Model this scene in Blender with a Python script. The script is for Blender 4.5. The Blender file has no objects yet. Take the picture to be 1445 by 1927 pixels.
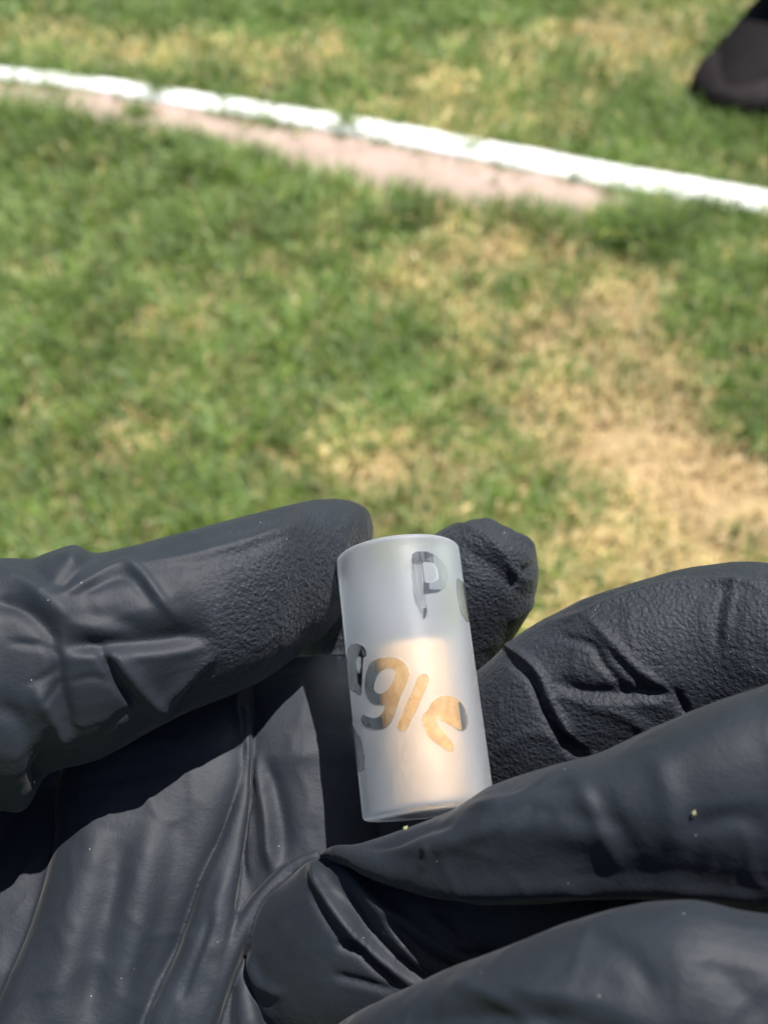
import bpy, math, random
from mathutils.bvhtree import BVHTree
import numpy as np
from mathutils import Matrix, Vector

random.seed(7)
rng = np.random.default_rng(11)
SC = bpy.context.scene
COL = SC.collection

# ------------------------------------------------------------------ camera
FPX = 2066.0                      # focal length in photo pixels
PITCH = math.radians(50.0)        # camera looks this far below the horizon
CAM = Vector((0.0, 0.0, 1.5))
cam_data = bpy.data.cameras.new('camera')
cam_data.sensor_fit = 'VERTICAL'
cam_data.sensor_height = 24.0
cam_data.sensor_width = 18.0
cam_data.lens = FPX / 1927.0 * 24.0
cam_data.clip_start = 0.005
cam_data.clip_end = 500.0
cam_data.dof.use_dof = True
cam_data.dof.focus_distance = 0.119
cam_data.dof.aperture_fstop = 20.0
cam = bpy.data.objects.new('camera', cam_data)
COL.objects.link(cam)
cam.location = CAM
cam.rotation_euler = (math.pi / 2 - PITCH, 0, 0)
SC.camera = cam
RC = Matrix.Rotation(math.pi / 2 - PITCH, 3, 'X')
RCn = np.array(RC)

# ------------------------------------------------------------------ light
Lcam = Vector((-0.27, -0.78, -0.55)).normalized()     # travel direction of sunlight, camera axes
Lw = RC @ Lcam
world = bpy.data.worlds.new('World')
SC.world = world
world.use_nodes = True
wn = world.node_tree
bg = wn.nodes['Background']
sky = wn.nodes.new('ShaderNodeTexSky')
sky.sky_type = 'NISHITA'
sky.sun_disc = False
toS = -Lw
sky.sun_elevation = math.asin(toS.z)
sky.sun_rotation = math.atan2(toS.x, toS.y)
wn.links.new(sky.outputs[0], bg.inputs[0])
bg.inputs[1].default_value = 0.05
sd = bpy.data.lights.new('sun', 'SUN')
sd.energy = 4.9
sd.angle = math.radians(0.53)
sd.color = (1.0, 0.955, 0.89)
sun = bpy.data.objects.new('sun', sd)
COL.objects.link(sun)
sun.rotation_euler = Lw.to_track_quat('-Z', 'Y').to_euler()
sun.location = (0, 0, 6)

SC.view_settings.view_transform = 'Standard'
SC.view_settings.look = 'None'
SC.view_settings.gamma = 1.0
SC.view_settings.use_curve_mapping = False
SC.view_settings.exposure = 1.02
SC.render.engine = 'CYCLES'
SC.cycles.use_denoising = True
SC.cycles.max_bounces = 14
SC.cycles.transmission_bounces = 12
SC.cycles.caustics_refractive = True
SC.cycles.caustics_reflective = True
SC.cycles.sample_clamp_indirect = 6.0
SC.cycles.blur_glossy = 0.5

# ------------------------------------------------------------------ helpers
def tag(o, label=None, cat=None, group=None, kind=None):
    if label: o['label'] = label
    if cat: o['category'] = cat
    if group: o['group'] = group
    if kind: o['kind'] = kind
    return o

def P(px, py, D):
    """photo pixel + depth in mm -> point in the frame of the camera, mm"""
    return np.array([(px - 722.5) / FPX * D, (963.5 - py) / FPX * D, -D])

def to_world(p_mm):
    return CAM + RC @ Vector([float(v) * 0.001 for v in p_mm])

def ground_at(px, py, z=0.0):
    d = RC @ Vector(((px - 722.5) / FPX, (963.5 - py) / FPX, -1.0))
    t = (z - CAM.z) / d.z
    return np.array(CAM + d * t)

def catmull(a, n):
    a = np.asarray(a, float)
    k = len(a)
    out = []
    for i in range(k - 1):
        p0 = a[max(i - 1, 0)]; p1 = a[i]; p2 = a[i + 1]; p3 = a[min(i + 2, k - 1)]
        for j in range(n):
            t = j / n
            out.append(0.5 * ((2 * p1) + (-p0 + p2) * t + (2 * p0 - 5 * p1 + 4 * p2 - p3) * t * t
                              + (-p0 + 3 * p1 - 3 * p2 + p3) * t ** 3))
    out.append(a[-1])
    return np.array(out)

def hash3(i, j, k, seed):
    h = (i * 374761393 + j * 668265263 + k * 2147483647 + seed * 1274126177) & 0xFFFFFFFF
    h = ((h ^ (h >> 13)) * 1274126177) & 0xFFFFFFFF
    return ((h ^ (h >> 16)) & 0xFFFFFF) / float(0xFFFFFF)

def vnoise(p, scale, seed=0):
    q = p / scale
    f0 = np.floor(q).astype(np.int64); f = q - f0
    f = f * f * (3 - 2 * f)
    r = np.zeros(len(p))
    nd = p.shape[1]
    for c in range(2 ** nd):
        w = np.ones(len(p)); idx = []
        for d in range(nd):
            b = (c >> d) & 1
            w = w * (f[:, d] if b else 1 - f[:, d])
            idx.append(f0[:, d] + b)
        if nd == 2: idx.append(np.zeros_like(idx[0]))
        r += w * hash3(idx[0], idx[1], idx[2], seed)
    return r * 2 - 1

def fbm(p, scale, octv=3, seed=0):
    r = 0; a = 1.0; s = 0
    for o in range(octv):
        r = r + a * vnoise(p, scale / 2 ** o, seed + o * 17); s += a; a *= 0.5
    return r / s

def mesh_from(name, V, F, mat=None, smooth=True, parent=None):
    me = bpy.data.meshes.new(name)
    me.from_pydata([tuple(v) for v in V], [], [tuple(f) for f in F])
    me.validate()
    if smooth:
        me.polygons.foreach_set('use_smooth', np.ones(len(me.polygons), bool))
    if mat: me.materials.append(mat)
    o = bpy.data.objects.new(name, me)
    COL.objects.link(o)
    if parent: o.parent = parent
    return o

def new_mat(name):
    m = bpy.data.materials.new(name)
    m.use_nodes = True
    nt = m.node_tree
    return m, nt, nt.nodes['Principled BSDF'], nt.nodes['Material Output']

def N(nt, typ, **kw):
    n = nt.nodes.new(typ)
    for k, v in kw.items():
        if k in n.inputs: n.inputs[k].default_value = v
        else: setattr(n, k, v)
    return n

def ramp(nt, src, stops):
    r = nt.nodes.new('ShaderNodeValToRGB')
    while len(r.color_ramp.elements) < len(stops): r.color_ramp.elements.new(0.5)
    for e, (pos, c) in zip(r.color_ramp.elements, stops):
        e.position = pos; e.color = (*c, 1) if len(c) == 3 else c
    nt.links.new(src, r.inputs[0])
    return r

# ------------------------------------------------------------------ materials
def mat_ground():
    m, nt, b, o = new_mat('lawn soil')
    tc = N(nt, 'ShaderNodeTexCoord')
    n1 = N(nt, 'ShaderNodeTexNoise', Scale=9.0, Detail=6.0, Roughness=0.65)
    n2 = N(nt, 'ShaderNodeTexNoise', Scale=1.6, Detail=4.0)
    n3 = N(nt, 'ShaderNodeTexNoise', Scale=160.0, Detail=3.0)
    for n in (n1, n2, n3): nt.links.new(tc.outputs['Object'], n.inputs['Vector'])
    r1 = ramp(nt, n1.outputs[0], [(0.3, (0.24, 0.18, 0.09)), (0.55, (0.40, 0.27, 0.15)), (0.75, (0.48, 0.32, 0.20))])
    r2 = ramp(nt, n2.outputs[0], [(0.35, (0.10, 0.12, 0.035)), (0.65, (0.33, 0.24, 0.13))])
    mx = N(nt, 'ShaderNodeMix', data_type='RGBA'); mx.inputs[0].default_value = 0.4
    nt.links.new(r1.outputs[0], mx.inputs[6]); nt.links.new(r2.outputs[0], mx.inputs[7])
    # thin bare patch at one place, short turf everywhere else
    mp = N(nt, 'ShaderNodeMapping', vector_type='TEXTURE'); mp.inputs['Location'].default_value = (.30, 1.75, 0); mp.inputs['Scale'].default_value = (1.5, 1.7, 4.0)
    nt.links.new(tc.outputs['Object'], mp.inputs['Vector'])
    gr = N(nt, 'ShaderNodeTexGradient', gradient_type='SPHERICAL'); nt.links.new(mp.outputs[0], gr.inputs['Vector'])
    gm = ramp(nt, gr.outputs[0], [(0.0, (0, 0, 0)), (0.45, (1, 1, 1))])
    gr3 = ramp(nt, n1.outputs[0], [(0.3, (0.06, 0.10, 0.025)), (0.55, (0.12, 0.155, 0.05)), (0.75, (0.26, 0.22, 0.10))])
    mx2 = N(nt, 'ShaderNodeMix', data_type='RGBA')
    nt.links.new(gm.outputs[0], mx2.inputs[0]); nt.links.new(gr3.outputs[0], mx2.inputs[6]); nt.links.new(mx.outputs[2], mx2.inputs[7])
    nt.links.new(mx2.outputs[2], b.inputs['Base Color'])
    b.inputs['Roughness'].default_value = 0.95
    bp = N(nt, 'ShaderNodeBump', Strength=0.6, Distance=0.004)
    nt.links.new(n3.outputs[0], bp.inputs['Height']); nt.links.new(bp.outputs[0], b.inputs['Normal'])
    return m

def mat_grass():
    m, nt, b, o = new_mat('grass blades')
    at = N(nt, 'ShaderNodeAttribute', attribute_name='blade_colour')
    nt.links.new(at.outputs['Color'], b.inputs['Base Color'])
    b.inputs['Roughness'].default_value = 0.42
    b.inputs['Specular IOR Level'].default_value = 0.5
    tr = N(nt, 'ShaderNodeBsdfTranslucent')
    nt.links.new(at.outputs['Color'], tr.inputs['Color'])
    mx = N(nt, 'ShaderNodeMixShader'); mx.inputs[0].default_value = 0.30
    nt.links.new(b.outputs[0], mx.inputs[1]); nt.links.new(tr.outputs[0], mx.inputs[2])
    nt.links.new(mx.outputs[0], o.inputs['Surface'])
    return m

def mat_noisy(name, c1, c2, scale, rough=0.7, bump=0.3, dist=0.002, detail=5.0):
    m, nt, b, o = new_mat(name)
    tc = N(nt, 'ShaderNodeTexCoord')
    n1 = N(nt, 'ShaderNodeTexNoise', Scale=scale, Detail=detail, Roughness=0.6)
    nt.links.new(tc.outputs['Object'], n1.inputs['Vector'])
    r1 = ramp(nt, n1.outputs[0], [(0.3, c1), (0.7, c2)])
    nt.links.new(r1.outputs[0], b.inputs['Base Color'])
    b.inputs['Roughness'].default_value = rough
    if 'boot' in name: b.inputs['Specular IOR Level'].default_value = 0.08
    bp = N(nt, 'ShaderNodeBump', Strength=bump, Distance=dist)
    n2 = N(nt, 'ShaderNodeTexNoise', Scale=scale * 6, Detail=4.0)
    nt.links.new(tc.outputs['Object'], n2.inputs['Vector'])
    nt.links.new(n2.outputs[0], bp.inputs['Height']); nt.links.new(bp.outputs[0], b.inputs['Normal'])
    return m

def mat_glove():
    m, nt, b, o = new_mat('black nitrile')
    tc = N(nt, 'ShaderNodeTexCoord')
    # colour: near-black rubber with a faint powdery bloom
    n1 = N(nt, 'ShaderNodeTexNoise', Scale=90.0, Detail=5.0, Roughness=0.6)
    nt.links.new(tc.outputs['Object'], n1.inputs['Vector'])
    r1 = ramp(nt, n1.outputs[0], [(0.3, (0.0080, 0.0112, 0.0170)), (0.7, (0.0130, 0.0175, 0.0255))])
    # scattered dust specks
    vo = N(nt, 'ShaderNodeTexVoronoi', Scale=700.0)
    nt.links.new(tc.outputs['Object'], vo.inputs['Vector'])
    lt = N(nt, 'ShaderNodeMath', operation='LESS_THAN'); lt.inputs[1].default_value = 0.05
    nt.links.new(vo.outputs['Distance'], lt.inputs[0])
    sep = N(nt, 'ShaderNodeSeparateColor'); nt.links.new(vo.outputs['Color'], sep.inputs[0])
    g2 = N(nt, 'ShaderNodeMath', operation='GREATER_THAN'); g2.inputs[1].default_value = 0.80
    nt.links.new(sep.outputs[0], g2.inputs[0])
    mm = N(nt, 'ShaderNodeMath', operation='MULTIPLY')
    nt.links.new(lt.outputs[0], mm.inputs[0]); nt.links.new(g2.outputs[0], mm.inputs[1])
    mc = N(nt, 'ShaderNodeMix', data_type='RGBA')
    m2 = N(nt, 'ShaderNodeMath', operation='MULTIPLY'); m2.inputs[1].default_value = 0.45
    nt.links.new(mm.outputs[0], m2.inputs[0])
    nt.links.new(m2.outputs[0], mc.inputs[0]); nt.links.new(r1.outputs[0], mc.inputs[6])
    mc.inputs[7].default_value = (0.45, 0.44, 0.42, 1)
    nt.links.new(mc.outputs[2], b.inputs['Base Color'])
    b.inputs['Roughness'].default_value = 0.66
    b.inputs['Specular IOR Level'].default_value = 0.34
    b.inputs['Sheen Weight'].default_value = 0.06
    b.inputs['Sheen Roughness'].default_value = 0.4
    # relief: pebbled grip on the finger pads, fine grain elsewhere
    at = N(nt, 'ShaderNodeAttribute', attribute_name='grip')
    wn_ = N(nt, 'ShaderNodeTexNoise', Scale=1200.0, Detail=2.0)
    nt.links.new(tc.outputs['Object'], wn_.inputs['Vector'])
    ad = N(nt, 'ShaderNodeMix', data_type='VECTOR'); ad.inputs[0].default_value = 0.0007
    pv = N(nt, 'ShaderNodeTexNoise', Scale=2000.0, Detail=3.0, Roughness=0.55, Distortion=0.4)
    nt.links.new(tc.outputs['Object'], pv.inputs['Vector'])
    hr = ramp(nt, pv.outputs[0], [(0.36, (0, 0, 0)), (0.60, (1, 1, 1))])
    wob = N(nt, 'ShaderNodeVectorMath', operation='SCALE'); wob.inputs['Scale'].default_value = 0.00045
    nt.links.new(pv.outputs[1], wob.inputs[0])
    wadd = N(nt, 'ShaderNodeVectorMath', operation='ADD')
    nt.links.new(tc.outputs['Object'], wadd.inputs[0]); nt.links.new(wob.outputs[0], wadd.inputs[1])
    cv = N(nt, 'ShaderNodeTexVoronoi', feature='SMOOTH_F1', Scale=1750.0, Smoothness=0.35)
    nt.links.new(wadd.outputs[0], cv.inputs['Vector'])
    cr_ = ramp(nt, cv.outputs['Distance'], [(0.10, (1, 1, 1)), (0.62, (0, 0, 0))])
    hs_ = N(nt, 'ShaderNodeMath', operation='ADD')
    nt.links.new(cr_.outputs[0], hs_.inputs[0]); nt.links.new(hr.outputs[0], hs_.inputs[1])
    mg = N(nt, 'ShaderNodeMath', operation='MULTIPLY')
    nt.links.new(hs_.outputs[0], mg.inputs[0]); nt.links.new(at.outputs['Fac'], mg.inputs[1])
    bp1 = N(nt, 'ShaderNodeBump', Strength=0.8, Distance=0.00012)
    nt.links.new(mg.outputs[0], bp1.inputs['Height'])
    fg = N(nt, 'ShaderNodeTexNoise', Scale=3400.0, Detail=2.0)
    nt.links.new(tc.outputs['Object'], fg.inputs['Vector'])
    bp2 = N(nt, 'ShaderNodeBump', Strength=0.35, Distance=0.00004)
    nt.links.new(fg.outputs[0], bp2.inputs['Height']); nt.links.new(bp1.outputs[0], bp2.inputs['Normal'])
    # fine pinched wrinkles of thin stretched film
    wr = N(nt, 'ShaderNodeTexNoise', Scale=420.0, Detail=3.0, Roughness=0.6, Distortion=0.2)
    nt.links.new(tc.outputs['Object'], wr.inputs['Vector'])
    ws = N(nt, 'ShaderNodeMath', operation='SUBTRACT'); ws.inputs[1].default_value = 0.5
    nt.links.new(wr.outputs[0], ws.inputs[0])
    wa = N(nt, 'ShaderNodeMath', operation='ABSOLUTE'); nt.links.new(ws.outputs[0], wa.inputs[0])
    wm = ramp(nt, wa.outputs[0], [(0.0, (1, 1, 1)), (0.06, (.5, .5, .5)), (0.16, (0, 0, 0))])
    bp3 = N(nt, 'ShaderNodeBump', Strength=0.10, Distance=0.00018)
    nt.links.new(wm.outputs[0], bp3.inputs['Height']); nt.links.new(bp2.outputs[0], bp3.inputs['Normal'])
    nt.links.new(bp3.outputs[0], b.inputs['Normal'])
    return m

def mat_frosted():
    m, nt, b, o = new_mat('frosted glass with clear lettering')
    at = N(nt, 'ShaderNodeAttribute', attribute_name='clear')
    tc = N(nt, 'ShaderNodeTexCoord')
    gl = N(nt, 'ShaderNodeBsdfGlass', IOR=1.47, Roughness=0.0)
    gl.inputs['Color'].default_value = (0.99, 0.992, 0.995, 1)
    fr = N(nt, 'ShaderNodeBsdfGlass', IOR=1.47, Roughness=0.54)
    fr.inputs['Color'].default_value = (0.94, 0.97, 1.0, 1)
    df = N(nt, 'ShaderNodeBsdfDiffuse'); df.inputs['Color'].default_value = (0.80, 0.83, 0.90, 1)
    tl = N(nt, 'ShaderNodeBsdfTranslucent'); tl.inputs['Color'].default_value = (0.82, 0.86, 0.94, 1)
    bpn = N(nt, 'ShaderNodeTexNoise', Scale=6500.0, Detail=3.0)
    nt.links.new(tc.outputs['Object'], bpn.inputs['Vector'])
    bp = N(nt, 'ShaderNodeBump', Strength=0.45, Distance=0.00003)
    nt.links.new(bpn.outputs[0], bp.inputs['Height'])
    for s in (fr, df, tl): nt.links.new(bp.outputs[0], s.inputs['Normal'])
    m1 = N(nt, 'ShaderNodeMixShader'); m1.inputs[0].default_value = 0.6
    nt.links.new(df.outputs[0], m1.inputs[1]); nt.links.new(tl.outputs[0], m1.inputs[2])
    m2 = N(nt, 'ShaderNodeMixShader'); m2.inputs[0].default_value = 0.26      # share of scattering white
    nt.links.new(fr.outputs[0], m2.inputs[1]); nt.links.new(m1.outputs[0], m2.inputs[2])
    m3 = N(nt, 'ShaderNodeMixShader')
    nt.links.new(at.outputs['Fac'], m3.inputs[0])
    nt.links.new(m2.outputs[0], m3.inputs[1]); nt.links.new(gl.outputs[0], m3.inputs[2])
    nt.links.new(m3.outputs[0], o.inputs['Surface'])
    return m

def mat_gold():
    m, nt, b, o = new_mat('pale gold card')
    tc = N(nt, 'ShaderNodeTexCoord')
    n1 = N(nt, 'ShaderNodeTexNoise', Scale=900.0, Detail=5.0, Roughness=0.7)
    nt.links.new(tc.outputs['Object'], n1.inputs['Vector'])
    r1 = ramp(nt, n1.outputs[0], [(0.3, (0.54, 0.29, 0.11)), (0.5, (0.68, 0.41, 0.18)), (0.75, (0.76, 0.50, 0.25))])
    nt.links.new(r1.outputs[0], b.inputs['Base Color'])
    b.inputs['Metallic'].default_value = 0.0
    b.inputs['Specular IOR Level'].default_value = 0.2
    b.inputs['Roughness'].default_value = 0.5
    mp = N(nt, 'ShaderNodeMapping'); mp.inputs['Scale'].default_value = (1, 1, .18); mp.inputs['Rotation'].default_value = (.35, .5, .2)
    nt.links.new(tc.outputs['Object'], mp.inputs['Vector'])
    n3 = N(nt, 'ShaderNodeTexNoise', Scale=3600.0, Detail=3.0, Roughness=0.7)
    nt.links.new(mp.outputs[0], n3.inputs['Vector'])
    r3 = ramp(nt, n3.outputs[0], [(0.30, (.75, .7, .65)), (0.42, (1, 1, 1)), (0.68, (1.0, 1.0, 1.0))])
    mu = N(nt, 'ShaderNodeMix', data_type='RGBA', blend_type='MULTIPLY'); mu.inputs[0].default_value = 0.8
    nt.links.new(r1.outputs[0], mu.inputs[6]); nt.links.new(r3.outputs[0], mu.inputs[7])
    nt.links.new(mu.outputs[2], b.inputs['Base Color'])
    bp = N(nt, 'ShaderNodeBump', Strength=0.6, Distance=0.00008)
    nt.links.new(n3.outputs[0], bp.inputs['Height']); nt.links.new(bp.outputs[0], b.inputs['Normal'])
    return m

M_GROUND = mat_ground(); M_GRASS = mat_grass()
M_WHITE = mat_noisy('white kerb paint', (0.70, 0.71, 0.72), (0.82, 0.83, 0.84), 14, 0.55, 0.4, 0.003)
M_PINK = mat_noisy('pinkish concrete', (0.28, 0.208, 0.172), (0.38, 0.288, 0.245), 16, 0.9, 0.5, 0.004)
M_GLOVE = mat_glove(); M_FROST = mat_frosted(); M_GOLD = mat_gold()
M_BOOT = mat_noisy('dark boot leather', (0.005, 0.004, 0.0045), (0.009, 0.007, 0.008), 40, 0.75, 0.3, 0.001)
M_RUBBER = mat_noisy('boot rubber', (0.009, 0.007, 0.008), (0.018, 0.015, 0.016), 50, 0.7, 0.3, 0.001)
M_CUFF = mat_noisy('mauve grey cuff', (0.17, 0.14, 0.155), (0.24, 0.20, 0.22), 60, 0.8, 0.4, 0.001)
M_LEAF = mat_noisy('dry clipping', (0.14, 0.15, 0.07), (0.30, 0.28, 0.16), 900, 0.6, 0.3, 0.0001)
M_SKIN = mat_noisy('skin', (0.42, 0.24, 0.16), (0.50, 0.30, 0.21), 60, 0.5, 0.2, 0.0005)

# ------------------------------------------------------------------ ground
def build_ground():
    xs = np.concatenate([[-220, -60, -15], np.linspace(-5, 5, 61), [15, 60, 220]])
    ys = np.concatenate([[-220, -60, -12, -4], np.linspace(-1, 8, 55), [20, 60, 220]])
    X, Y = np.meshgrid(xs, ys)
    pts = np.stack([X.ravel(), Y.ravel()], 1)
    near = np.exp(-((pts[:, 0] / 6) ** 2 + ((pts[:, 1] - 3) / 6) ** 2) ** 2)
    Z = fbm(pts, 0.8, 3, 5) * 0.010 * near - 0.012
    V = np.stack([pts[:, 0], pts[:, 1], Z], 1)
    nx = len(xs); F = []
    for j in range(len(ys) - 1):
        for i in range(nx - 1):
            a = j * nx + i; F.append((a, a + 1, a + nx + 1, a + nx))
    tag(mesh_from('ground', V, F, M_GROUND), kind='structure')
build_ground()

# kerb line traced where it stands on the ground
KERB_PX = [(-900, 75), (-450, 97), (0, 137), (150, 153), (300, 175), (500, 208), (650, 232), (900, 279),
           (1200, 336), (1445, 380), (1900, 470), (2500, 600)]
kc = catmull([ground_at(x, y, 0.02)[:2] for x, y in KERB_PX], 14)
def line_normals(c):
    t = np.gradient(c, axis=0); t /= np.linalg.norm(t, axis=1)[:, None]
    return np.stack([-t[:, 1], t[:, 0]], 1)
kn = line_normals(kc)       # points away from the camera side

def sweep(name, c, nrm, prof, mat, wob=0.0, seed=0, wscale=None):
    V = []; F = []; k = len(prof)
    for i in range(len(c)):
        s = 1.0 if wscale is None else wscale[i]
        for (u, z) in prof:
            V.append((c[i, 0] + nrm[i, 0] * u * s, c[i, 1] + nrm[i, 1] * u * s, z))
    V = np.array(V)
    if wob:
        n = np.stack([fbm(V, 0.12, 3, seed + d) for d in range(3)], 1) * wob
        n[:, 2] *= 0.6
        V = V + n
    for i in range(len(c) - 1):
        for j in range(k - 1):
            a = i * k + j; F.append((a, a + 1, a + k + 1, a + k))
    F.append(tuple(range(k))); F.append(tuple(range((len(c) - 1) * k, len(c) * k))[::-1])
    return mesh_from(name, V, F, mat)
cfine = catmull(kc, 3); nfine = line_normals(cfine)
kp = [(-0.060, -0.05), (-0.061, 0.010), (-0.058, 0.017), (-0.050, 0.022), (-0.02, 0.024), (0.02, 0.024),
      (0.050, 0.022), (0.058, 0.017), (0.061, 0.010), (0.060, -0.05)]
kerb = sweep('kerb', cfine, nfine, kp, M_WHITE, 0.003, 3, np.clip(.68 + .20 * cfine[:, 0], .45, 1.05))
tag(kerb, 'white painted garden kerb curving across the lawn behind the hand', 'kerb')

PINK_LO = [(-900, 100), (-450, 130), (0, 181), (120, 196), (250, 236), (400, 258), (620, 322), (850, 368), (1000, 392), (1100, 407), (1200, 396), (1290, 396)]
lo = catmull([ground_at(x, y + (24 if x < 200 else 17 if x < 1000 else 6), 0.0)[:2] for x, y in PINK_LO], 10)
def build_strip():
    # near edge follows PINK_LO, far edge tucks under the kerb
    V = []; F = []
    for i, p in enumerate(lo):
        d = np.linalg.norm(cfine - p, axis=1); j = int(np.argmin(d))
        q = cfine[j] - nfine[j] * 0.030
        w = np.array(p)
        for k in range(6):
            t = k / 5
            xy = w * (1 - t) + q * t
            z = 0.013 + 0.0015 * vnoise(np.array([xy * 1.0]), 0.05, 3)[0]
            V.append((xy[0], xy[1], z - (0.03 if k == 0 else 0)))
    for i in range(len(lo) - 1):
        for k in range(5):
            a = i * 6 + k; F.append((a, a + 6, a + 7, a + 1))
    return mesh_from('mowing_strip', V, F, M_PINK)
tag(build_strip(), kind='structure')

# ------------------------------------------------------------------ grass
def polydist(pts, line):
    """distance, signed side and parameter of pts to a polyline (2-D)"""
    best = np.full(len(pts), 1e9); side = np.zeros(len(pts)); par = np.zeros(len(pts))
    L = 0.0
    for a, b in zip(line[:-1], line[1:]):
        a = np.asarray(a, float); b = np.asarray(b, float)
        ab = b - a; l2 = ab @ ab
        if l2 == 0: continue
        t = np.clip(((pts - a) @ ab) / l2, 0, 1)
        d = pts - (a + t[:, None] * ab)
        dd = np.hypot(d[:, 0], d[:, 1])
        m = dd < best
        cr = ab[0] * d[:, 1] - ab[1] * d[:, 0]
        best[m] = dd[m]; side[m] = np.sign(cr)[m]
        par[m] = (L + t * math.sqrt(l2))[m]
        L += math.sqrt(l2)
    return best, side, par / max(L, 1e-9)

def photo_px(xyz):
    v = (xyz - np.array(CAM)) @ RCn      # world -> camera axes
    return 722.5 + FPX * v[:, 0] / -v[:, 2], 963.5 - FPX * v[:, 1] / -v[:, 2]

def build_grass(n):
    y = rng.uniform(0.72, 4.6, int(n * 1.9)); x = rng.uniform(-2.2, 2.2, int(n * 1.9))
    keep = np.abs(x) < 0.42 * np.hypot(y, 1.0) + 0.22
    nw = int(n * .9)
    xw = rng.uniform(-4.0, 4.0, nw); yw = rng.uniform(-.8, 6.5, nw)      # thinner cover around the part in view
    x = np.concatenate([x[keep], xw]); y = np.concatenate([y[keep], yw])
    pts = np.stack([x, y], 1)
    dk, sk, _ = polydist(pts, kc[::3])
    dl, sl, _ = polydist(pts, lo[::3])
    inl = (sl > 0) & (sk < 0) & (x < lo[-1, 0]) & (dl > 0.012)
    keep = ~((dk < 0.028 + .014 * np.clip(x + .6, 0, 1.6) + .010 * fbm(pts, .05, 2, 66)) | inl)
    stray = rng.random(len(x)) < 0.010
    tuft = (fbm(pts, 0.05, 2, 91) > 0.45) & (rng.random(len(x)) < 0.20)
    keep |= inl & (dk > 0.040) & (stray | (tuft & (dk < 0.070)))
    # little tufts growing through the joint of the kerb
    jx = []; jy = []
    for (tx, ty, k, rad) in [(302, 176, 70, .010), (300, 166, 40, .008), (654, 240, 80, .010), (652, 228, 50, .008), (886, 288, 60, .009), (140, 158, 40, .009), (430, 198, 20, .008),
                             (300, 188, 130, .016), (262, 222, 110, .018), (430, 222, 60, .02), (500, 228, 90, .025), (520, 245, 40, .02), (652, 252, 150, .016), (700, 262, 50, .03),
                             (885, 296, 90, .016), (960, 318, 40, .02), (1080, 342, 70, .02), (1160, 362, 120, .03), (1240, 376, 140, .03), (1330, 400, 160, .03), (1400, 412, 160, .04),
                             (60, 158, 70, .03), (20, 165, 60, .02), (160, 160, 60, .014), (100, 172, 60, .02), (1445, 425, 120, .03)]:
        c = ground_at(tx, ty)[:2]
        jx.append(c[0] + rng.normal(0, rad, k * 2)); jy.append(c[1] + rng.normal(0, rad * .6, k * 2))
    for q in range(150):
        i = rng.integers(0, len(cfine)); sgn = -1 if rng.random() < .62 else 1
        hw = .062 * np.clip(.68 + .20 * cfine[i, 0], .45, 1.05)
        if sgn < 0 and rng.random() < .12 and cfine[i, 0] < .35: hw += .05
        c = cfine[i] + nfine[i] * sgn * (hw + rng.uniform(-.006, .012)); k = rng.integers(5, 30); rad = rng.uniform(.006, .028)
        jx.append(c[0] + rng.normal(0, rad, k)); jy.append(c[1] + rng.normal(0, rad * .4, k))
    jx = np.concatenate(jx); jy = np.concatenate(jy)
    # marked places on the lawn
    def spot(px, py, r, ry=None):
        c = ground_at(px, py)[:2]
        return np.exp(-(((x - c[0]) / r) ** 2 + ((y - c[1]) / (ry or r)) ** 2))
    bare = (.75 * spot(1230, 690, .15, .16) + .85 * spot(1340, 900, .17, .13) + .6 * spot(1180, 560, .15, .12) + .55 * spot(1010, 620, .12, .09) + .45 * spot(1080, 800, .16, .12)
            + .7 * spot(1190, 850, .10, .08) + .6 * spot(960, 480, .09, .08) + .5 * spot(860, 900, .07, .05) + .5 * spot(700, 900, .06, .05)
            + .35 * spot(1100, 1000, .18, .12) + .3 * spot(560, 560, .2, .12) + .35 * spot(300, 800, .1, .08) + .9 * spot(1445, 960, .14, .10))
    lush_shade = (.6 * spot(420, 15, .35, .12) + .6 * spot(760, 10, .3, .10) + 1.0 * spot(1200, 440, .12, .07) + .8 * spot(600, 20, .10, .07) + .7 * spot(380, 320, .12, .06) + .8 * spot(60, 215, .15, .06)
            + .7 * spot(1060, 20, .04, .08) + .8 * spot(1445, 830, .04, .10) + .6 * spot(1330, 590, .10, .12)
            + .8 * spot(1370, 240, .25, .12) + .6 * spot(480, 790, .05, .05) + .5 * spot(720, 700, .05, .05) + .5 * spot(80, 620, .15, .15)  # first spot, below the boot, paints its shadow as darker, greener grass
            + .9 * spot(1420, 1010, .08, .03))
    strawband = .9 * spot(130, 75, .5, .16) + .5 * spot(120, 85, .6, .12) + .6 * spot(1180, 80, .30, .12) + .45 * spot(700, 130, .5, .12)
    nz = fbm(pts, 0.16, 3, 21); nz2 = fbm(pts, 0.42, 2, 33); nz3 = fbm(pts, 0.045, 2, 55)
    front = (sl < 0) & (dl < 0.14)
    edge = np.where(front, 1 - dl / 0.14, 0) + np.where((sk > 0) & (dk < .08), .35, 0)
    dens = 1.0 - 0.68 * np.clip(bare + nz * .35 - .15, 0, 1) + 0.2 * lush_shade
    dens *= 0.62 + 0.5 * (nz3 + .3)
    keep &= rng.random(len(x)) < np.clip(dens, .06, 1)
    dry = np.clip(0.11 + nz * .62 + nz2 * .25 + bare * .9 + strawband * .5 - lush_shade * 1.0 - edge * .45 + 0.10 * (pts[:, 0] > 0) - .25*(photo_px(np.column_stack([x,y,0*x]))[0] < 600), 0.03, 0.95)
    idx = np.nonzero(keep)[0]
    x = np.concatenate([x[idx], jx]); y = np.concatenate([y[idx], jy]); nj = len(jx)
    ap = lambda a, v: np.concatenate([a[idx], np.full(nj, v)])
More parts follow.
